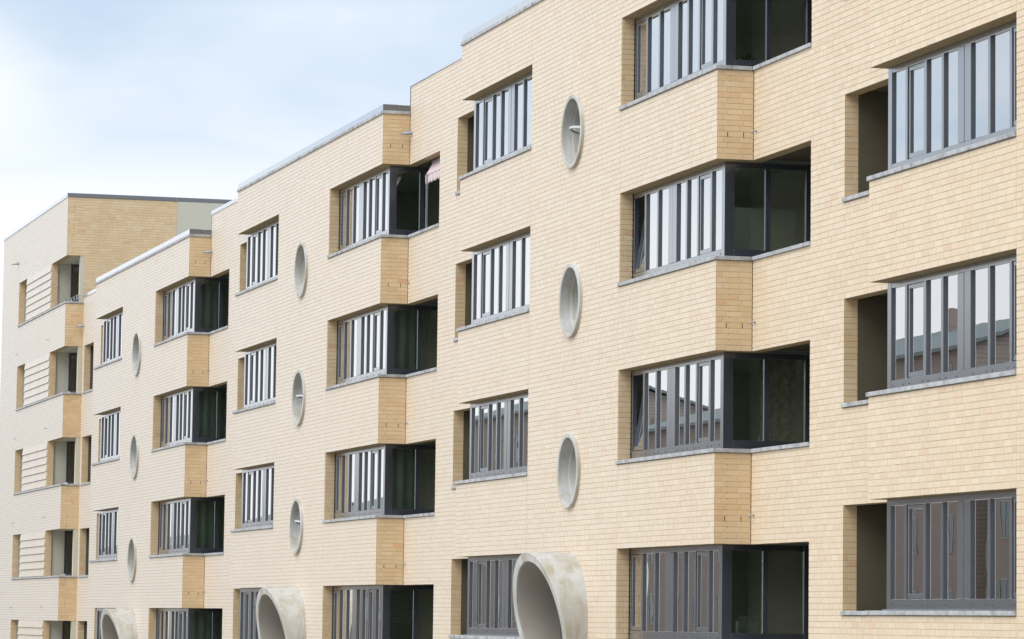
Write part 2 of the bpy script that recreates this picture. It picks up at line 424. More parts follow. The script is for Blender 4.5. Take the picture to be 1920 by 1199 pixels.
def backing(mb, fr, O, u0, u1, z0, z1, opens=(), circles=(), thick=0.20):
    """mortar bed behind the bricks, a solid slab with its holes"""
    U, N, _ = FRAMES[fr]; O = np.array(O, float)
    us = sorted({u0, u1} | {min(max(e, u0), u1) for o in opens for e in (o[0]-JD, o[1]+JD)} | {e for c_ in circles for e in (c_[0]-c_[2]-0.05, c_[0]+c_[2]+0.05)})
    zs = sorted({z0, z1} | {min(max(e, z0), z1) for o in opens for e in (o[2]-JD, o[3]+JD)} | {e for c_ in circles for e in (c_[1]-c_[2]-0.05, c_[1]+c_[2]+0.05)})
    us = [u for u in us if u0-1e-6 <= u <= u1+1e-6]
    P = lambda u, z, d: tuple(O + U*u - N*d + np.array((0, 0, z)))
    def slab(a, b_, c_, d_):
        n = len(mb.v)
        for dep in (JD, thick):
            mb.v += [P(a, c_, dep), P(b_, c_, dep), P(b_, d_, dep), P(a, d_, dep)]
        mb.f += [tuple(n+i for i in q) for q in ((0, 1, 2, 3), (7, 6, 5, 4), (4, 5, 1, 0), (5, 6, 2, 1), (6, 7, 3, 2), (7, 4, 0, 3))]
    for a, b_ in zip(us, us[1:]):
        run = None
        for c_, d_ in zip(zs, zs[1:]):
            um, zm = (a+b_)/2, (c_+d_)/2
            hole = any(o[0]-JD < um < o[1]+JD and o[2]-JD < zm < o[3]+JD for o in opens)
            circ = next((k for k in circles if abs(um-k[0]) < k[2]+0.05 and abs(zm-k[1]) < k[2]+0.05), None)
            if hole or circ:
                if run: slab(a, b_, *run); run = None
            else: run = (run[0], d_) if run else (c_, d_)
        if run: slab(a, b_, *run)
    for (uc, zc, r) in circles:
        h = r+0.05; k = 40; n = len(mb.v)
        for dep in (JD, thick):
            for i in range(k):
                th = 2*math.pi*(i+0.5)/k; ca, sa = math.cos(th), math.sin(th); s_ = h/max(abs(ca), abs(sa))
                mb.v += [P(uc+r*ca, zc+r*sa, dep), P(uc+s_*ca, zc+s_*sa, dep)]
        for i in range(k):
            j = (i+1) % k; A = n+2*i; B_ = n+2*j; C = A+2*k; D = B_+2*k
            mb.f += [(A, A+1, B_+1, B_), (C, D, D+1, C+1), (A, B_, D, C)]
        for sx in (1, -1):               # the four corners the fan leaves open
            for sz in (1, -1):
                th = 2*math.pi*0.5/k
                for dep in (JD, thick):
                    i = {(1, 1): k//8-1, (-1, 1): 3*k//8-1, (-1, -1): 5*k//8-1, (1, -1): 7*k//8-1}[(sx, sz)]
                    def ep(i_):
                        t_ = 2*math.pi*((i_ % k)+0.5)/k; ca, sa = math.cos(t_), math.sin(t_); s_ = h/max(abs(ca), abs(sa)); return P(uc+s_*ca, zc+s_*sa, dep)
                    mb.quad(ep(i), P(uc+sx*h, zc+sz*h, dep), ep(i+1))

# ------------------------------------------------------------------ corner window
YF, YB = 0.222, 0.30          # frame front and back, measured from the wall face
SIDE = 1.56                   # the glazed return runs this far back
MULL = (0.65, 1.30, 1.87, 2.58, 3.36, 4.02)
def corner_window(parent, s, xc, x_end, zh, tilted=False):
    """s = -1: runs left from the corner, +1: runs right. Returns the frame object (local z = 0 at the head)"""
    L = abs(x_end-xc); k = L/4.70; z1, z0 = -0.002, -WH+0.022
    X = lambda t: xc + s*t
    def bx(mb, t0, t1, y0, y1, za, zb, bev=0.004):
        a, b_ = sorted((X(t0), X(t1))); mb.box(a, b_, y0, y1, za, zb, bev)
    fr = MB()
    bx(fr, 0.0, 0.14, YF, YF+0.155, z0, z1)                                    # corner post
    bx(fr, 0.142, L, YF+.002, YB, z0, z0+0.125); bx(fr, 0.142, L, YF+.002, YB, z1-0.085, z1)
    bx(fr, L-0.07, L-0.001, YF+.003, YB-.002, z0+0.125, z1-0.085)
    # the return
    bx(fr, 0.003, 0.09, YF+0.156, SIDE-.06, z0, z0+0.12); bx(fr, 0.003, 0.09, YF+0.156, SIDE-.06, z1-0.085, z1)
    bx(fr, 0.002, 0.10, SIDE-0.06, SIDE+.03, z0, z1)
    fo = fr.build('corner_window', METAL, parent, (0, 0, zh))
    mb = MB(); bx(mb, -0.02, L+.0, YF-0.05, YF+0.05, z0-0.024, z0-0.003); mb.build('sill_flashing', METAL, fo)
    # mullions
    edges = [0.14]; ts = [m_*k for m_ in MULL]
    for i, m_ in enumerate(ts):
        w = 0.215 if i == 3 else 0.042
        mb = MB()
        if i == 3:
            bx(mb, m_-w, m_-0.004, YF-.004, YB-.004, z0+0.127, z1-0.087, 0.005); bx(mb, m_+0.002, m_+w, YF-.001, YB-.004, z0+0.127, z1-0.087, 0.005)
            mb.build('wide_post', METAL, fo)
        else:
            bx(mb, m_-w, m_+w, YF-.002, YB-.004, z0+0.127, z1-0.087, 0.006); mb.build('mullion', METAL, fo)
        edges += [m_-w, m_+w]
    edges.append(L-0.07)
    za, zb = z0+0.125, z1-0.085
    for i in range(7):
        a, b_ = edges[2*i], edges[2*i+1]
        pb = MB()
        if i in (1, 6):
            w = 0.052; cb = MB(); e = 0.006
            bx(cb, a+e, b_-e, YF+.012, YB-.006, za+e, za+e+w+.012); bx(cb, a+e, b_-e, YF+.012, YB-.006, zb-e-w, zb-e)
            bx(cb, a+e, a+e+w, YF+.0135, YB-.0075, za+e+w+.012, zb-e-w); bx(cb, b_-e-w, b_-e, YF+.0135, YB-.0075, za+e+w+.012, zb-e-w)
            co = cb.build('casement', METAL, fo)
            bx(pb, a+e+w-.004, b_-e-w+.004, YF+.040, YF+.050, za+e+w, zb-e-w+.004, 0)
            po = pb.build('pane', GLASS, fo)
            if tilted and i == 6:                                                # hopper sash tipped inward about its bottom edge
                piv = Matrix.Translation((0, YF+.05, za)) @ Matrix.Rotation(R(-9), 4, 'X') @ Matrix.Translation((0, -YF-.05, -za))
                for o in (co, po): o.matrix_local = piv
        else:
            bx(pb, a-.006, b_+.006, YF+.034, YF+.044, za-.006, zb+.006, 0); pb.build('pane', GLASS, fo)
    # return panes and mullion
    mb = MB(); bx(mb, 0.006, 0.085, 0.86, 0.945, z0+0.122, z1-0.087, 0.005); mb.build('mullion', METAL, fo)
    for y0, y1 in ((YF+0.15, 0.865), (0.94, SIDE-.055)):
        mb = MB(); bx(mb, 0.030, 0.040, y0, y1, z0+.115, z1-.08, 0); mb.build('pane', GLASS, fo)
    # bolt heads along the bottom rail
    rv = MB()
    for i in range(7):
        for t_ in (edges[2*i]+0.06, edges[2*i+1]-0.06):
            rv.tube((X(t_), YF+.004, z0+0.055), (X(t_), YF-.006, z0+0.055), 0.011, 8)
    ro = rv.build('bolt_row', METAL, fo); ro['kind'] = 'stuff'
    return fo

# ------------------------------------------------------------------ window sill stones, loggias, round windows, tubes
def sill_right(parent, zh):
    z0, z1 = zh-OP+.002, zh-WH; o = 0.03; mb = MB(); J = 0.004
    x0, x1 = -WR-0.03, o
    cuts = [x0, -WR*0.5, -0.62]
    for a, b_ in zip(cuts, cuts[1:]): mb.box(a+J/2, b_-J/2, -o, 0.262, z0, z1, 0.005)
    mb.box(-0.62+J/2, o, -o, 0.215, z0+.0007, z1+.0007, 0.005)
    mb.box(-0.30, o, 0.219, DP-o-J, z0, z1, 0.005)
    for a, b_ in ((o-.02, 1.25), (1.25, SJ-.003)): mb.box(a+J/2, b_-J/2, DP-o, DP+0.23, z0+.0005, z1+.0005, 0.005)
    return mb.build('window_sill', STONE, parent)
def sill_left(parent, zh):
    z0, z1 = zh-OP+.002, zh-WH; o = 0.03; mb = MB(); J = 0.004; X0 = -FW
    x0, x1 = X0-o, X0+WL-.003
    cuts = [x0, X0+1.6, X0+3.3, x1]
    for a, b_ in zip(cuts, cuts[1:]): mb.box(a+J/2, b_-J/2, -o, 0.262, z0, z1, 0.005)
    mb.box(X0-o, X0+.14, 0.266, DP-o-J, z0, z1, 0.005)
    for a, b_ in ((X0-SL-.03, X0-1.2), (X0-1.2, X0+.02)): mb.box(a+J/2, b_-J/2, DP-o, DP+0.23, z0+.0005, z1+.0005, 0.005)
    return mb.build('window_sill', STONE, parent)
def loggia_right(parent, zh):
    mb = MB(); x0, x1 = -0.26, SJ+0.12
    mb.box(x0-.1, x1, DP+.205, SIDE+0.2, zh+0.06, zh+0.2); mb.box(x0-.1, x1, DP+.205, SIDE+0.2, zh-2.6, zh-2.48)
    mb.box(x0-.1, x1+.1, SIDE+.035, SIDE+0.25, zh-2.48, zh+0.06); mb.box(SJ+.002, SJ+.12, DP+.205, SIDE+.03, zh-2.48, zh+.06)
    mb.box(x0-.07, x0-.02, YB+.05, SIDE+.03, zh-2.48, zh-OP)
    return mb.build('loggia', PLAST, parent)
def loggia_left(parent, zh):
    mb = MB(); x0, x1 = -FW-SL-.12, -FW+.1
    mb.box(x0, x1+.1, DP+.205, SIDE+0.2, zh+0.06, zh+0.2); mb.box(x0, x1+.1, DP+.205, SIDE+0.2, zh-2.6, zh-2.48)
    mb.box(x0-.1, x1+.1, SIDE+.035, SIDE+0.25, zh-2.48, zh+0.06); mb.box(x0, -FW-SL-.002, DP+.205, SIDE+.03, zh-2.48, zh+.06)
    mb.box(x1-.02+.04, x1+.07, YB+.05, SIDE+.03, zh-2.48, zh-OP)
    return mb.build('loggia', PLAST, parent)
RO, RI = 0.618, 0.548
def round_window(parent, zh, ang):
    zc = zh-1.51; xc = -FW/2
    mb = MB()
    for pr in ([(RO+.004, 0.05), (RO, -0.052)], [(RO, -0.052), (RO-.006, -0.058)], [(RO-.006, -0.058), (RI+.006, -0.058)], [(RI+.006, -0.058), (RI, -0.052)],
               [(RI, -0.052), (RI-.004, 0.13)], [(RI-.004, 0.13), (RI-.018, 0.136)], [(RI-.018, .136), (RI-.03, 0.40)], [(RI-.03, 0.40), (RO-.02, 0.40), (RO-.02, .05), (RO+.004, .05)]):
        mb.lathe(pr, xc, 0, 64)
    o = mb.build('round_window', CONC, parent, (0, 0, zc))
    mb = MB(); mb.lathe([(RI-.02, .27), (RI-.06, .27), (RI-.06, .33), (RI-.02, .33), (RI-.02, .27)], xc, 0, 56, smooth=False)
    mb.build('frame', PALEM, o)
    T = None
    if ang is not None:
        T = Matrix.Translation((0, .31, 0)) @ Matrix.Rotation(R(ang), 4, 'X') @ Matrix.Scale(.80, 4) @ Matrix.Translation((0, -.305, 0))
    mb = MB(); mb.lathe([(RI-.065, .278), (RI-.105, .278), (RI-.105, .325), (RI-.065, .325), (RI-.065, .278)], xc, 0, 56, tilt=T)
    mb.build('sash', PALEM, o)
    mb = MB(); mb.disc(RI-.10, .298, xc, 0, 48, T); mb.disc(RI-.10, .308, xc, 0, 48, T); mb.build('pane', GLASS, o)
    return o
TUBE_R, TUBE_I, TUBE_Z = 1.14, 0.985, BASE-1.17
def entrance_tube(parent):
    xc = -FW/2
    # y below -0.2 marks the slanted rim: the crown reaches 0.745 m out of the wall, the lower parts less
    def sl(y, z, x):
        return y if y > -0.2 else (y+0.45) - 0.745 + 0.214*(TUBE_R-z) + 0.075*x
    mb = MB()
    for pr in ([(TUBE_R, 0.19), (TUBE_R, -0.0), (TUBE_R, -0.44)], [(TUBE_R, -0.44), (TUBE_R-.010, -0.45)], [(TUBE_R-.010, -0.45), (TUBE_I+.010, -0.45)],
               [(TUBE_I+.010, -0.45), (TUBE_I, -0.44)], [(TUBE_I, -0.44), (TUBE_I+.004, -0.41), (TUBE_I+.004, .19)], [(TUBE_I+.004, .19), (TUBE_R, .19)]):
        mb.lathe(pr, xc, 0, 96, slant=sl)
    o = mb.build('entrance_tube', CONC, parent, (0, 0, TUBE_Z))
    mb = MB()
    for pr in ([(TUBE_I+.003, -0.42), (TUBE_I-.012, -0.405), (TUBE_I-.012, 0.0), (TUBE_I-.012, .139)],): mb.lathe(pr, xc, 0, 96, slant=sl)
    mb.build('shaded_bore', BORE_SHADE, o)  # thin skin over the concrete bore, carrying the painted shade
    mb = MB(); mb.disc(TUBE_I-.002, .14, xc, 0, 64); mb.disc(TUBE_I-.002, .18, xc, 0, 64); mb.build('entrance_door', METAL, o)
    return o
def spout(parent, P, name='drain_spout'):
    mb = MB(); x, y, z = P; seg = 14; r = 0.045; n = 0
    ring = []
    for (yy, cutk) in ((y+.03, 0), (y-.19, 1)):
        for i in range(seg):
            a = 2*math.pi*i/seg
            mb.v.append((x+r*math.cos(a), yy+(0.10*math.sin(a)+.02)*cutk, z+r*math.sin(a)))
    for i in range(seg):
        j = (i+1) % seg; mb.f.append((i, seg+i, seg+j, j)); mb.sm.add(len(mb.f)-1)
    n = len(mb.v)
    for (yy, cutk) in ((y+.03, 0), (y-.188, 1)):
        for i in range(seg):
            a = 2*math.pi*i/seg; q = r-.006
            mb.v.append((x+q*math.cos(a), yy+(0.10*math.sin(a)+.02)*cutk, z+q*math.sin(a)))
    for i in range(seg):
        j = (i+1) % seg; mb.f.append((n+i, n+j, n+seg+j, n+seg+i)); mb.f.append((seg+i, n+seg+i, n+seg+j, seg+j))
    return mb.build(name, GALV, parent)
def hook(parent, P):
    x, y, z = P; mb = MB()
    mb.tube((x, y+.02, z), (x, y-.075, z+.004), 0.009, 8); mb.tube((x, y-.07, z+.012), (x, y-.07, z-.035), 0.009, 8); mb.tube((x, y, z), (x, y-.008, z), 0.022, 10)
    return mb.build('wall_hook', GALV, parent)
def coping(parent, parts, name='coping'):
    """parts: list of boxes; sheet metal capping in lengths"""
    mb = MB()
    for q in parts: mb.box(*q, 0.006)
    return mb.build(name, COPE, parent)

# ------------------------------------------------------------------ a house of the row
def house(k, label, left_heads, left_w, right_win=True, rounds=((3, None), (2, None), (1, None)), tube=True, tilted=(), n_floor=4):
    """left_heads: (head z list, u0, u1) of the openings at the far end of the set back front"""
    loc = Vector((-(k-1)*(FW+SW), 0, DR*(k-1)-BASE))
    T = thing('apartment_house', loc, label, 'house', 'stepped row of cream brick apartment houses')
    rg = random.Random(100+k); B = Bricks(); mb = MB()
    # forward front
    ops = []
    for n in range(n_floor):
        zh = head(n)
        if right_win: ops.append((-WR, 0.0, zh-OP, zh))
        ops.append((-FW, -FW+WL, zh-OP, zh))
    cir = [(-FW/2, head(n)-1.51, RO-.02) for n, a in rounds]
    cirB = [(-FW/2, head(n)-1.51, RO-.012) for n, a in rounds]
    if tube: cir.append((-FW/2, TUBE_Z, TUBE_R-.01)); cirB.append((-FW/2, TUBE_Z, TUBE_R-.01))
    mj = [(-FW+WL-.006, -FW+WL+.006, 0, TOPF)] + ([(-WR-.006, -WR+.006, 0, TOPF)] if right_win else [])
    B.add('front', (0, 0, 0), bond(-FW, 0, 0, TOPF, ops+mj, cir, 10+k), rg)
    backing(mb, 'front', (0, 0, 0), -FW+JD, -JD, 0, TOPF-.002, ops, cirB)
    # right end of the forward front (butts into the set back wall of the next house up the row)
    eo = [(0.0, DP, head(n)-OP, head(n)) for n in range(n_floor)] if right_win else []
    B.add('right', (0, 0, 0), bond(0.0125, DP-.008, 0, TOPF, eo, (), 20+k, first=(0.165, 0.105)), rg)
    backing(mb, 'right', (0, 0, 0), .21, DP-.004, 0, TOPF-.002, eo)
    # left end
    lo = [(-DP, 0, head(n)-OP, head(n)) for n in range(n_floor)]
    B.add('left', (-FW, 0, 0), bond(-DP+.004, -0.0125, 0, TOPF, lo, (), 30+k), rg, False)
    backing(mb, 'left', (-FW, 0, 0), -DP+.004, -.21, 0, TOPF-.002, lo)
    # set back front
    so_ = [(-FW-SL, -FW, head(n)-OP, head(n)) for n in range(n_floor)]
    lh, la, lb = left_heads
    so_ += [(la, lb, z-OP, z) for z in lh]
    B.add('front', (0, DP, 0), bond(-FW-SW+.004, -FW, 0, TOPS, so_, (), 40+k), rg)
    backing(mb, 'front', (0, DP, 0), -FW-SW+.004, -FW+.05, 0, TOPS-.002, so_)
    # reveals: jambs faced with brick
    for n in range(n_floor):
        zh = head(n)
        if right_win:
            B.add('right', (-WR, 0, 0), bond(.0125, 0.215, zh-OP, zh, (), (), 50+k+n), rg)
        B.add('left', (-FW+WL, 0, 0), bond(-.215, -.0125, zh-OP, zh, (), (), 60+k+n), rg, False)
        B.add('right', (-FW-SL, DP, 0), bond(.0125, 0.202, zh-OP, zh, (), (), 70+k+n), rg)
    for z in lh:
        B.add('left', (lb, DP, 0), bond(-.202, -.0125, z-OP, z, (), (), 80+k), rg, False)
        if la > -FW-SW+.1: B.add('right', (la, DP, 0), bond(.0125, .202, z-OP, z, (), (), 81+k), rg)
    mb.build('brick_wall', MORTAR, T)
    lay(B, T, loc)
    # lintel soffits, one over each opening
    def soffit(*bxs):
        sf = MB()
        for q in bxs: sf.box(*q)
        sf.build('lintel_soffit', LINTEL, T)
    for n in range(n_floor):
        a, b_ = head(n)-.001, head(n)+.0065
        if right_win: soffit((-WR+.001, -.30, .0125, YF+.1, a, b_), (-.30, -.0125, .0125, DP+.2, a, b_))
        soffit((-FW+.2, -FW+WL-.001, .0125, YF+.1, a, b_), (-FW+.0125, -FW+.2, .0125, DP+.2, a, b_))
        soffit((-FW-SL+.001, -FW+.012, DP+.0125, DP+.204, a, b_))
    for z in lh: soffit((la+.001, lb-.001, DP+.0125, DP+.204, z-.001, z+.0065))
    # windows, sills, loggias, weep slots
    for n in range(n_floor):
        zh = head(n)
        if right_win:
            corner_window(T, -1, -0.28, -WR-.002, zh, tilted=(n in tilted)); sill_right(T, zh); loggia_right(T, zh)
            ws = MB()
            for y in (0.165, 0.415): ws.box(-.004, .0012, y-.006, y+.006, zh+4*CO, zh+5*CO-.011)
            ws.build('weep_slot', DARK, T)  # black strips in place of the darkness in open joints
            hook(T, (0.13, DP, zh+.417)) if n < 3 else spout(T, (0.15, DP, zh+.635))
        corner_window(T, 1, -FW+0.10, -FW+WL+.002, zh); sill_left(T, zh); loggia_left(T, zh)
    for n, a in rounds: round_window(T, head(n), a)
    if tube: entrance_tube(T)
    # parapet: pale stone band, then sheet metal
    o = 0.028; z = TOPF; st_ = MB(); L = 2.5
    x = -FW-o
    while x < 0:
        b_ = min(x+L, o)
        if o-b_ < .6: b_ = o
        st_.box(x+.003, b_-.003, -o, .26, z+.001, z+.066, .005); x = b_
        if b_ >= o: break
    st_.box(.03-.16, o, .263, DP-.004, z+.001, z+.066, .005); st_.box(-FW-o, -FW+.16, .263, DP-.004, z+.001, z+.066, .005)
    st_.build('parapet_stone', STONE, T)
    pc = []; x = -FW-.004; L = 3.8
    while x < -.01:
        b_ = min(x+L, 0.004); pc.append((x+.002, b_-.002, -.004, .30, z+.068, z+.195)); x = b_
    pc += [(-.30, .004, .302, DP-.004, z+.068, z+.195), (-FW-.004, -FW+.3, .302, DP-.004, z+.068, z+.195)]
    coping(T, pc)
    coping(T, [(-FW-SW-.03, -FW-.006, DP-.012, DP+.30, TOPS+.002, TOPS+.11 if k >= 2 else TOPS+.03), (-FW-SW-.03, -FW-SW+.0, DP-.012, DP+.3, TOPS-.75, TOPS+.001)])
    rf = MB(); rf.box(-FW+.05, -.05, .21, 9, TOPF-.3, TOPF-.15); rf.box(-FW-SW+.01, -FW+.04, DP+.21, 9, TOPS-.3, TOPS-.15); rf.build('roof', ROOFM, T)
    # rooms behind the glass
    it = MB()
    for n in range(-1, n_floor):
        zt = head(n)+.05
        it.box(-FW+.20, -.40, .305, 5.0, zt, zt+.21) if n >= 0 else it.box(-FW+.2, -.4, .305, 5, .05, .25)
    it.box(-FW+.2, -.4, 5.0, 5.2, .25, TOPF-.3)
    for x in (-FW+.16, -FW+WL+1.0, -FW/2-1.2, -FW/2+1.2, -WR-.9, -.40):
        it.box(x, x+.09, SIDE+.06 if x in (-FW+.16, -.40) else .31, 4.99, .25, TOPF-.31)
    it.build('interior', ROOM, T)
    return T, loc

heads0 = [head(n)+DR for n in range(4)]
nxt = (heads0, -FW-SW, -FW-SW+SJ)
H0, L0 = house(0, 'nearest cream brick apartment house, at the far right, showing no round windows', nxt, None, right_win=False, rounds=(), tube=False)
H1, L1 = house(1, 'cream brick apartment house with the largest entrance tube and two casement windows tipped open', nxt, None,
               rounds=((3, 80), (2, None), (1, None)), tilted=(1, 2))
H2, L2 = house(2, 'cream brick apartment house whose top balcony has the pink striped awning', nxt, None,
               rounds=((3, None), (2, 84), (1, 72)))
TX, TH0 = -64.417, 1.4949                   # end block: right edge, head of its second row
t_heads = [TH0+n*HS - L2.z - (DR) for n in range(-1, 4)]
L3z = DR*2-BASE; L3x = -2*(FW+SW)
slots = [TH0+n*HS - L3z for n in range(-1, 3)]
H3, L3 = house(3, 'smallest looking cream brick apartment house, next to the tall end block', (slots, -64.10-L3x, -62.25-L3x), None)

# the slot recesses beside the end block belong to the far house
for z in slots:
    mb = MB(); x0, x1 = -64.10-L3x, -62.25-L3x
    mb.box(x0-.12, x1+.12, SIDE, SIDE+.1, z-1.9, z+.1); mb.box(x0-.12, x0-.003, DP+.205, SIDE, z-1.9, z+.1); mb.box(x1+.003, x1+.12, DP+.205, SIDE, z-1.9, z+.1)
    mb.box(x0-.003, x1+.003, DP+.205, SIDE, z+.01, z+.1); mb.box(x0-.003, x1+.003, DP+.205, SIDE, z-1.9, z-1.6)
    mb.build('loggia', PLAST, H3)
    mb = MB(); mb.box(x0-.03, x1-.003, DP-.03, DP+.23, z-OP+.002, z-WH, .005); mb.build('window_sill', STONE, H3)

# ------------------------------------------------------------------ tall end block
TT, TL = thing('end_block', (TX, 0, TH0-HS-BASE), 'tall flat roofed cream brick end block, farthest left, with ribbed brick panels between its recesses', 'building'), Vector((TX, 0, TH0-HS-BASE))
TW = 14.82; TTOP = 11.82-TL.z; XN0, XN1, XP = -10.65, -8.70, -3.14; TD = 3.444
B = Bricks(); mb = MB(); rg = random.Random(555)
ops = []
for n in range(5):
    zh = head(n); ops += [(XN0, 0.0, zh-OP, zh)]
B.add('front', (0, 0, 0), bond(-TW, 0, 0, TTOP, ops, (), 501), rg)
backing(mb, 'front', (0, 0, 0), -TW+JD, -JD, 0, TTOP-.002, ops)
eo = [(0.0, 0.545, head(n)-OP, head(n)) for n in range(5)]
B.add('right', (0, 0, 0), bond(0.0125, TD, 0, TTOP, eo, (), 502), rg)
backing(mb, 'right', (0, 0, 0), .21, TD-.002, 0, TTOP-.002, eo)
B.add('left', (-TW, 0, 0), bond(-8, -.0125, 0, TTOP, (), (), 503), rg, False)
backing(mb, 'left', (-TW, 0, 0), -8, -.21, 0, TTOP-.002)
for n in range(5):
    zh = head(n)
    B.add('right', (XN0, 0, 0), bond(.0125, .20, zh-OP, zh, (), (), 510+n), rg)
    B.add('right', (XP, 0, 0), bond(.0125, .20, zh-OP, zh, (), (), 520+n), rg)
mb.build('brick_wall', MORTAR, TT)
lay(B, TT, TL)
mb = MB(); mb.box(-.2, -.003, TD+.002, 9, 0, TTOP-.002); mb.build('rendered_wall', PALE, TT)
for n in range(5):
    zh = head(n); sf = MB(); sf.box(XN0+.001, -.21, .0125, .22, zh-.001, zh+.0065); sf.box(-.21, -.0125, .0125, .54, zh-.001, zh+.0065)
    sf.build('lintel_soffit', LINTEL, TT)
BM = None
RIBB = BRICK.copy(); RIBB.name = 'ribbed_brick'; RIBB.node_tree.nodes['Principled BSDF'].inputs['Sheen Weight'].default_value = 0.45
for n in range(5):
    zh = head(n)
    # ribbed panel: six brick bands, each leaning out at its foot
    mb = MB(); mb.box(XN1+.01, XP-.004, .04, .21, zh-WH, zh); mb.build('panel_backing', MORTAR, TT)
    hb = (WH-.004)/6
    for i in range(6):
        za = zh-WH+.002+i*hb
        if BM is None:
            q = MB(); n0 = 8; x0, x1 = XN1, XP; segs = 22
            for j in range(segs):
                a = x0+(x1-x0)*j/segs+.004; b_ = x0+(x1-x0)*(j+1)/segs-.004; v0 = len(q.v)
                q.v += [(a, -.034, .008), (b_, -.034, .008), (b_, .0, hb-.002), (a, .0, hb-.002), (a, .045, .008), (b_, .045, .008), (b_, .045, hb-.002), (a, .045, hb-.002)]
                q.f += [tuple(v0+e for e in f_) for f_ in ((0, 1, 2, 3), (5, 4, 7, 6), (4, 5, 1, 0), (3, 2, 6, 7), (1, 5, 6, 2), (4, 0, 3, 7))]
            BM = q.mesh('brick_band', RIBB); a_ = BM.attributes.new('tone', 'FLOAT', 'FACE'); a_.data.foreach_set('value', np.repeat([pick_tone(rg) for _ in range(segs)], 6))
        link('brick_band', BM, TT, (0, 0, za))
    # recesses
    mb = MB()
    mb.box(XN0-.1, XN1+.1, 1.2, 1.3, zh-WH-.4, zh+.1); mb.box(XN0-.15, XN0-.01, .205, 1.2, zh-WH-.4, zh+.1); mb.box(XN1+.01, XN1+.15, .205, 1.2, zh-WH-.4, zh+.1)
    mb.box(XN0, XN1, .22, 1.2, zh+.01, zh+.1); mb.box(XN0, XN1, .27, 1.2, zh-WH-.4, zh-WH-.3)
    mb.build('recess', PALE, TT)
    mb = MB()
    mb.box(XP-.15, XP-.05, .205, .62, zh-WH-.9, zh+.1); mb.box(XP-.15, -.21, .225, 1.75, zh+.01, zh+.1); mb.box(XP-.15, -.1, .27, 1.75, zh-WH-.9, zh-WH-.8)
    mb.box(XP-.15, -.1, 1.65, 1.75, zh-WH-.8, zh+.01)
    mb.box(-.21, -.012, .43, .545, zh-WH, zh-.002)
    mb.build('loggia', PALE, TT)
    # dark balcony door in the recess
    mb = MB(); xd = XP-.06
    for (y0, y1, za, zb) in ((.62, .70, -2.2, .01), (1.55, 1.64, -2.2, .01), (.70, 1.55, -.09, .01), (.70, 1.55, -2.2, -2.05)): mb.box(xd, xd+.05, y0, y1, zh+za, zh+zb, .004)
    d_ = mb.build('balcony_door', METAL, TT)
    mb = MB(); mb.box(xd+.018, xd+.028, .695, 1.555, zh-2.06, zh-.08); mb.build('pane', GLASS, d_)
    mb = MB(); mb.box(xd-.5, xd-.4, .62, 1.65, zh-2.2, zh); mb.build('interior', DARK, TT)  # black slab in place of the dark room behind the door glass
    # sill
    mb = MB(); o = .03; cuts = [XN0-o, -7.2, -3.7, o]
    for a, b_ in zip(cuts, cuts[1:]): mb.box(a+.002, b_-.002, -o, .262, zh-OP+.002, zh-WH-.002, .005)
    mb.box(-.21, o, .266, .545, zh-OP+.002, zh-WH-.002, .005); mb.build('window_sill', STONE, TT)
    mb = MB(); mb.box(-3.0, -.25, .23, .30, zh-WH+.0, zh-WH+.05, .004); mb.box(-.26, -.2, .31, .5, zh-WH, zh-WH+.05, .004); mb.build('sill_flashing', METAL, TT)
    if n < 4:
        hook(TT, (-10.5, 0, zh+.40)); hook(TT, (-3.38, 0, zh+.43))
spout(TT, (-10.9, 0, head(4)+.685)); spout(TT, (.15, DP, head(4)-2.195))
mb = MB()
for z in (.10, .20): mb.tube((-3.0, .36, head(4)-WH+z), (-.02, .36, head(4)-WH+z), .012, 8); mb.tube((-.02, .36, head(4)-WH+z), (-.02, .46, head(4)-WH+z), .012, 8)
for i in range(6): mb.tube((-2.95+i*.58, .36, head(4)-WH-.02), (-2.95+i*.58, .36, head(4)-WH+.2), .014, 8)
mb.build('railing', GALV, TT)
coping(TT, [(-TW-.02, .02, -.02, .3, TTOP+.002, TTOP+.13), (-.28, .02, .303, TD, TTOP+.002, TTOP+.13), (-.26, .005, TD+.004, 9, TTOP+.002, TTOP+.13)])
mb = MB(); mb.box(-TW+.2, -.2, .21, 9, TTOP-.3, TTOP-.12); mb.build('roof', ROOFM, TT)

# ------------------------------------------------------------------ loose things
# awning in the top balcony of the second house from the left of the big ones
AW, t, b = mat('pink_striped_fabric')
g = nd(t, 'ShaderNodeNewGeometry'); sp = nd(t, 'ShaderNodeSeparateXYZ'); t.links.new(g.outputs['Position'], sp.inputs[0])
w_ = math_n(t, 'GREATER_THAN', math_n(t, 'SINE', math_n(t, 'MULTIPLY', sp.outputs[0], 48.0)), 0.2)
t.links.new(mixc(t, w_, (.66, .56, .57), (.60, .46, .48)), b.inputs['Base Color']); b.inputs['Roughness'].default_value = 0.9
h3 = Vector((L2.x, 0, L2.z+head(3)))
aw = thing('awning', h3+Vector((1.7, .66, -.1)), 'pink striped awning with scalloped hem hanging in a top floor balcony opening', 'awning')
def rel(mb): mb.v = [(x-1.7, y-.66, z+.1) for x, y, z in mb.v]; return mb
mb = MB(); N_ = 60; x0, x1 = 1.02, 2.47
for j in range(N_):
    a = x0+(x1-x0)*j/N_; b_ = x0+(x1-x0)*(j+1)/N_
    for d_ in (0, .006):
        mb.quad((a, .80+d_, -.06), (b_, .80+d_, -.06), (b_, .655+d_, -.33), (a, .655+d_, -.33))
rel(mb).build('canopy', AW, aw)
mb = MB()
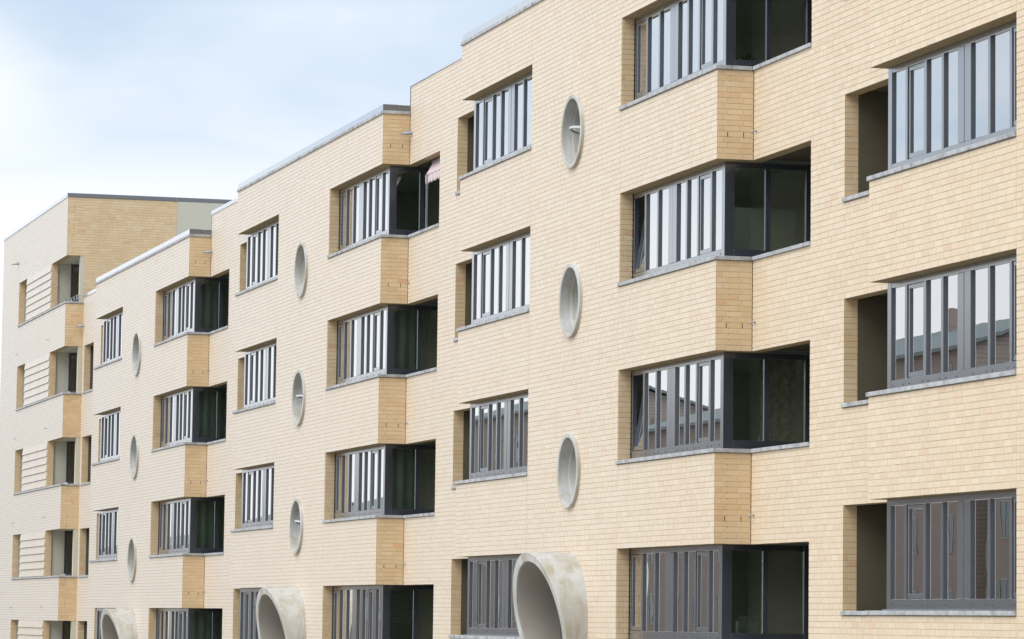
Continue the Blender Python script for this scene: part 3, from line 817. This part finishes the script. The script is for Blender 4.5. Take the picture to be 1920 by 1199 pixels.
for j in range(N_):
    a = x0+(x1-x0)*j/N_; b_ = x0+(x1-x0)*(j+1)/N_
    sc = lambda x: -.46-.055*abs(math.sin((x-x0)*math.pi/.145))
    wv = lambda x: .648+.006*math.sin(x*21)
    for d_ in (0, .005):
        mb.quad((a, wv(a)+d_, -.335), (b_, wv(b_)+d_, -.335), (b_, wv(b_)+d_, sc(b_)), (a, wv(a)+d_, sc(a)))
rel(mb).build('valance', AW, aw)
mb = MB(); mb.tube((x0-.02, .655, -.332), (x1+.02, .655, -.332), .011, 8); rel(mb).build('front_bar', GALV, aw)
mb = MB(); mb.tube((x0, .81, -.05), (x1, .81, -.05), .035, 12); rel(mb).build('roller', GALV, aw)
mb = MB(); mb.box(1.20, 1.235, .62, .655, -WH+.003, -.335); mb.box(1.195, 1.24, .612, .66, -.62, -.58); rel(mb).build('support_pole', GALV, aw)

# jug on the inner sill of the first floor of the near big house
JUG = plain('blue_white_plastic', (.42, .50, .62), .35)
h1 = Vector((L1.x, 0, L1.z+head(1)))
jg = thing('jug', h1+Vector((-.46, .86, -WH+.02)), 'small pale blue jug standing on the window sill behind dark glass', 'jug')
mb = MB()
prof = [(0, .0), (.062, .0), (.068, .02), (.062, .10), (.040, .155), (.022, .18), (.022, .20)]; sg = 20
for i in range(sg):
    a = 2*math.pi*i/sg
    for r_, z in prof: mb.v.append((r_*math.cos(a), r_*math.sin(a), z))
for i in range(sg):
    for j in range(len(prof)-1):
        p0 = i*len(prof)+j; p1 = ((i+1) % sg)*len(prof)+j; mb.f.append((p0, p1, p1+1, p0+1)); mb.sm.add(len(mb.f)-1)
mb.build('body', JUG, jg)
mb = MB(); mb.tube((0, 0, .20), (0, 0, .225), .026, 14); mb.build('cap', JUG, jg)
mb = MB()
pts = [(.0, .022, .18), (.0, .075, .17), (.0, .088, .12), (.0, .062, .075)]
for a, b_ in zip(pts, pts[1:]): mb.tube(a, b_, .008, 8)
mb.build('handle', JUG, jg)
# inner window boards so that things have a place to stand
def board(house_, loc_):
    pass
for T_, L_ in ((H1, L1), (H2, L2), (H3, L3)):
    mb = MB()
    for n in range(4): mb.box(-.62, -.385, YB+.09, SIDE-.02, head(n)-WH-.03, head(n)-WH+.018)
    mb.build('window_board', ROOM, T_)
# patterned curtain behind the first floor return panes
CUR = plain('patterned_curtain', (.20, .215, .17), .9, .55, 14)
def curtain(P, y0, y1, z0, z1, M, label, amp=.03, k=38, x_dir=False):
    o = thing('curtain', P, label, 'curtain'); mb = MB(); n_ = 60
    for j in range(n_):
        a = y0+(y1-y0)*j/n_; b_ = y0+(y1-y0)*(j+1)/n_; fa, fb = amp*math.sin(a*k), amp*math.sin(b_*k)
        for d_ in (0, .004):
            Q = ((fa+d_, a, z0), (fb+d_, b_, z0), (fb+d_, b_, z1), (fa+d_, a, z1))
            if x_dir: Q = tuple((y, x, z) for x, y, z in Q)
            mb.quad(*Q); mb.sm.add(len(mb.f)-1)
    mb.build('fabric', M, o)
    rd = MB()
    if x_dir: rd.tube((y0-.03, 0, z1+.01), (y1+.03, 0, z1+.01), .012, 8)
    else: rd.tube((0, y0-.03, z1+.01), (0, y1+.03, z1+.01), .012, 8)
    rd.build('curtain_rail', GALV, o)
curtain(h1+Vector((-.72, 0, 0)), .95, 1.5, -1.42, -.06, CUR, 'dark patterned curtain behind the side glass above the pale blue jug')
GRC = plain('grey_green_curtain', (.38, .43, .40), .9, .10, 5)
for L_, n, lab in ((L2, 2, 'plain grey green curtain behind side glass, one storey below the pink striped awning'),
                   (L2, 1, 'plain grey green curtain behind side glass, two storeys below the pink striped awning'),
                   (L3, 3, 'plain grey green curtain behind side glass of the topmost corner window nearest the end block'),
                   (L3, 2, 'plain grey green curtain behind side glass, second corner window down nearest the end block'),
                   (L3, 1, 'plain grey green curtain behind side glass, third corner window down nearest the end block'),
                   (L3, 0, 'plain grey green curtain behind side glass of the lowest corner window nearest the end block')):
    curtain(Vector((L_.x-.66, 0, L_.z+head(n))), .42, 1.22, -1.42, -.07, GRC, lab, .012, 30)
WHT = plain('white_net', (.52, .52, .50), .95, .1, 9)
h0 = Vector((L1.x, 0, L1.z+head(0)))
curtain(h0+Vector((0, .42, 0)), -3.95, -3.55, -1.42, -.08, WHT, 'narrow white net curtain in the lowest corner window right of the largest tube', .02, 60, True)
# cardboard box
CRD = plain('white_cardboard', (.50, .49, .46), .8)
bx_ = thing('cardboard_box', h0+Vector((-.56, .70, -WH+.018)), 'pale cardboard box leaning open behind dark glass of the lowest corner window', 'box')
mb = MB(); mb.box(-.05, .05, -.15, .16, .0, .30, .006); mb.build('carton', CRD, bx_)
mb = MB(); v0 = [(.052, -.15, .30), (.052, .16, .30), (.11, .17, .37), (.11, -.16, .37)]; mb.quad(*v0); mb.quad(*[(x+.004, y, z) for x, y, z in v0]); mb.build('flap', CRD, bx_)
# cupboard and plant behind the side glass of the near big house
CUP = plain('pale_cupboard_paint', (.62, .64, .58), .5, .05)
h2 = Vector((L1.x, 0, L1.z+head(2)))
cu = thing('cupboard', h2+Vector((-1.15, 1.05, -2.56)), 'pale cupboard standing behind dark side glass, one storey above the patterned curtain', 'cupboard')
mb = MB(); mb.box(-.30, .28, -.50, .50, 0, 1.95, .006); mb.build('carcass', CUP, cu)
for y0, y1 in ((-.49, -.005), (.005, .49)):
    mb = MB(); mb.box(.281, .30, y0, y1, .08, 1.93, .004); d_ = mb.build('door', CUP, cu)
    mb = MB(); yk = -.05 if y0 < 0 else .05; mb.tube((.30, yk, .95), (.33, yk, .95), .012, 8); mb.build('handle', GALV, d_)
LEAF = plain('dark_leaf', (.05, .10, .04), .5); POT = plain('grey_pot', (.25, .25, .25), .6)
h4 = Vector((L1.x, 0, L1.z+head(3)))
pl = thing('potted_plant', h4+Vector((-.50, .62, -WH+.018)), 'small potted plant behind dark side glass of the topmost large corner window', 'plant')
mb = MB(); sg = 16
for i in range(sg):
    a = 2*math.pi*i/sg
    for r_, z in ((.0, 0), (.05, 0), (.068, .11), (.058, .11), (.0, .10)): mb.v.append((r_*math.cos(a), r_*math.sin(a), z))
for i in range(sg):
    for j in range(4): mb.f.append((i*5+j, ((i+1) % sg)*5+j, ((i+1) % sg)*5+j+1, i*5+j+1))
mb.build('pot', POT, pl)
mb = MB(); lr = random.Random(5)
for i in range(46):
    a = lr.uniform(0, 6.28); e = lr.uniform(.25, 1.25); L = lr.uniform(.10, .24); w = lr.uniform(.012, .022)
    d = Vector((math.cos(a)*math.cos(e), math.sin(a)*math.cos(e), math.sin(e))); sd_ = Vector((-math.sin(a), math.cos(a), 0))
    P0 = Vector((0, 0, .10)); P1 = P0+d*L*.55; P2 = P0+d*L+Vector((0, 0, -L*.18))
    mb.quad(tuple(P0), tuple(P1-sd_*w), tuple(P2), tuple(P1+sd_*w)); mb.quad(tuple(P0+Vector((0, 0, -.002))), tuple(P1+sd_*w+Vector((0, 0, -.002))), tuple(P2+Vector((0, 0, -.002))), tuple(P1-sd_*w+Vector((0, 0, -.002))))
lo_ = mb.build('foliage', LEAF, pl); lo_['kind'] = 'stuff'
# venetian blind, lowest corner window of the second big house
BLD = plain('green_grey_blind', (.30, .40, .36), .5)
hb2 = Vector((L2.x, 0, L2.z+head(0)))
bl = thing('venetian_blind', hb2+Vector((-.43, .62, -.10)), 'half lowered venetian blind behind side glass of a ground floor corner window', 'blind')
mb = MB(); mb.box(-.02, .02, -.25, .26, -.03, .0, .003); mb.build('head_rail', BLD, bl)
SM = MB(); SM.v = [(-.014, -.24, .008), (.014, -.24, -.008), (.014, .25, -.008), (-.014, .25, .008), (-.014, -.24, .010), (.014, -.24, -.006), (.014, .25, -.006), (-.014, .25, .010)]
SM.f = [(0, 1, 2, 3), (7, 6, 5, 4), (0, 4, 5, 1), (1, 5, 6, 2), (2, 6, 7, 3), (3, 7, 4, 0)]; SMm = SM.mesh('slat', BLD)
for i in range(18): link('slat', SMm, bl, (0, 0, -.05-.032*i))
mb = MB(); mb.box(-.014, .014, -.24, .25, -.66, -.635, .003); mb.build('bottom_rail', BLD, bl)

# ------------------------------------------------------------------ ground
GRD, t, b = mat('ground')
t.links.new(ramp(t, noise(t, 0.25, 6), [(.35, (.27, .26, .23)), (.5, (.34, .33, .30)), (.65, (.40, .39, .36))]), b.inputs['Base Color']); b.inputs['Roughness'].default_value = 0.95
gz = lambda x: -2.95 + 0.0219*min(max(x, -95), 25)
mb = MB(); xs = [-1500, -400, -200, -95, -60, -30, 0, 25, 60, 200, 600]
for a, b_ in zip(xs, xs[1:]):
    for y0, y1 in ((-900, -60), (-60, 40), (40, 900)):
        mb.quad((a, y0, gz(a)), (b_, y0, gz(b_)), (b_, y1, gz(b_)), (a, y1, gz(a)))
tag(mb.build('ground', GRD), kind='structure')

# ------------------------------------------------------------------ the houses across the street, which the panes mirror
BRN, t, b = mat('brown_brick')
g = nd(t, 'ShaderNodeNewGeometry'); mp = nd(t, 'ShaderNodeMapping'); mp.inputs['Rotation'].default_value = (R(90), 0, 0)
t.links.new(g.outputs['Position'], mp.inputs[0])
bk = nd(t, 'ShaderNodeTexBrick'); t.links.new(mp.outputs[0], bk.inputs['Vector'])
bk.inputs['Scale'].default_value = 1.0; bk.inputs['Brick Width'].default_value = .25; bk.inputs['Row Height'].default_value = .083; bk.inputs['Mortar Size'].default_value = .012
bk.inputs['Color1'].default_value = (.33, .235, .18, 1); bk.inputs['Color2'].default_value = (.27, .195, .15, 1); bk.inputs['Mortar'].default_value = (.33, .295, .27, 1)
t.links.new(mixc(t, math_n(t, 'MULTIPLY', noise(t, .6, 4), .5), bk.outputs[0], (.31, .265, .23)), b.inputs['Base Color']); b.inputs['Roughness'].default_value = .9
TILE = plain('grey_green_roof_tiles', (.16, .19, .185), .6)
WPAINT = plain('grey_window_paint', (.30, .30, .29), .5, .05)
TEAL = plain('dark_window_glass', (.05, .075, .08), .15)
YO = -35.0
for (xa, xb, ztop, rise, lab) in ((-76, -62, 8.0, 1.6, 'brown brick house across the street, nearest to the camera end of its row'),
                                  (-96, -78, 9.2, 1.5, 'long brown brick house across the street, mirrored in the right hand corner windows'),
                                  (-104, -97, 8.2, 1.2, 'narrow brown brick house across the street, next to the long one'),
                                  (-121.5, -105, 7.8, 1.2, 'brown brick house mirrored in the large corner windows with the tipped casements'),
                                  (-133, -124, 7.0, 1.2, 'small brown brick house across the street, right of the tallest one'),
                                  (-154, -135, 9.8, 1.4, 'tallest brown brick house across the street, mirrored left of the large round windows'),
                                  (-190, -167, 5.4, 1.3, 'low brown brick house mirrored in the corner windows below the awning'),
                                  (-221, -198, 5.3, 1.3, 'low brown brick house mirrored left of the middle round windows'),
                                  (-255, -231, 4.4, 1.2, 'lowest brown brick house mirrored in the corner windows nearest the end block'),
                                  (-286, -261, 4.3, 1.2, 'brown brick house across the street, at the far end of its row')):
    zb = gz(xa)
    T = thing('brick_house', (xa, YO, zb), lab, 'house', 'brown brick houses across the street')
    w = xb-xa; hh = ztop-zb; dpt = 9.0
    mb = MB(); mb.box(0, w, -dpt, 0, -.5, hh)
    mb.v += [(0, 0, hh), (0, -dpt, hh), (0, -dpt/2, hh+rise-.12), (w, 0, hh), (w, -dpt, hh), (w, -dpt/2, hh+rise-.12)]
    n = len(mb.v)-6; mb.f += [(n, n+2, n+1), (n+3, n+4, n+5)]
    mb.build('wall', BRN, T)
    mb = MB()
    for sgn in (0, 1):
        y0, y1 = (.35, -dpt/2) if sgn == 0 else (-dpt-.35, -dpt/2)
        P = [(-.25, y0, hh-.12), (w+.25, y0, hh-.12), (w+.25, y1, hh+rise), (-.25, y1, hh+rise)]
        n = len(mb.v); mb.v += P + [(x, y, z+.14) for x, y, z in P]
        mb.f += [tuple(n+i for i in q) for q in ((3, 2, 1, 0), (4, 5, 6, 7), (0, 1, 5, 4), (1, 2, 6, 5), (2, 3, 7, 6), (3, 0, 4, 7))]
    mb.build('roof', TILE, T)
    mb = MB(); mb.box(w*.3, w*.3+.7, -dpt/2-.4, -dpt/2+.4, hh+rise-.3, hh+rise+.9); mb.build('chimney', BRN, T)
    nx = max(2, int(w/3.2)); nz = max(1, int(hh/2.8))
    for j in range(nz):
        for i in range(nx):
            x = (i+.5)*w/nx; z = 1.0+j*2.8
            mb = MB()
            for q in ((x-.5, x+.5, -.05, .03, z, z+.05), (x-.5, x+.5, -.05, .03, z+1.35, z+1.4), (x-.5, x-.45, -.05, .03, z+.05, z+1.35), (x+.45, x+.5, -.05, .03, z+.05, z+1.35), (x-.03, x+.03, -.05, .028, z+.05, z+1.35)): mb.box(*q)
            wf = mb.build('window', WPAINT, T)
            mb = MB(); mb.box(x-.45, x-.03, -.02, .012, z+.05, z+1.35); mb.build('pane', TEAL, wf)
            mb = MB(); mb.box(x+.03, x+.45, -.02, .012, z+.05, z+1.35); mb.build('pane', TEAL, wf)
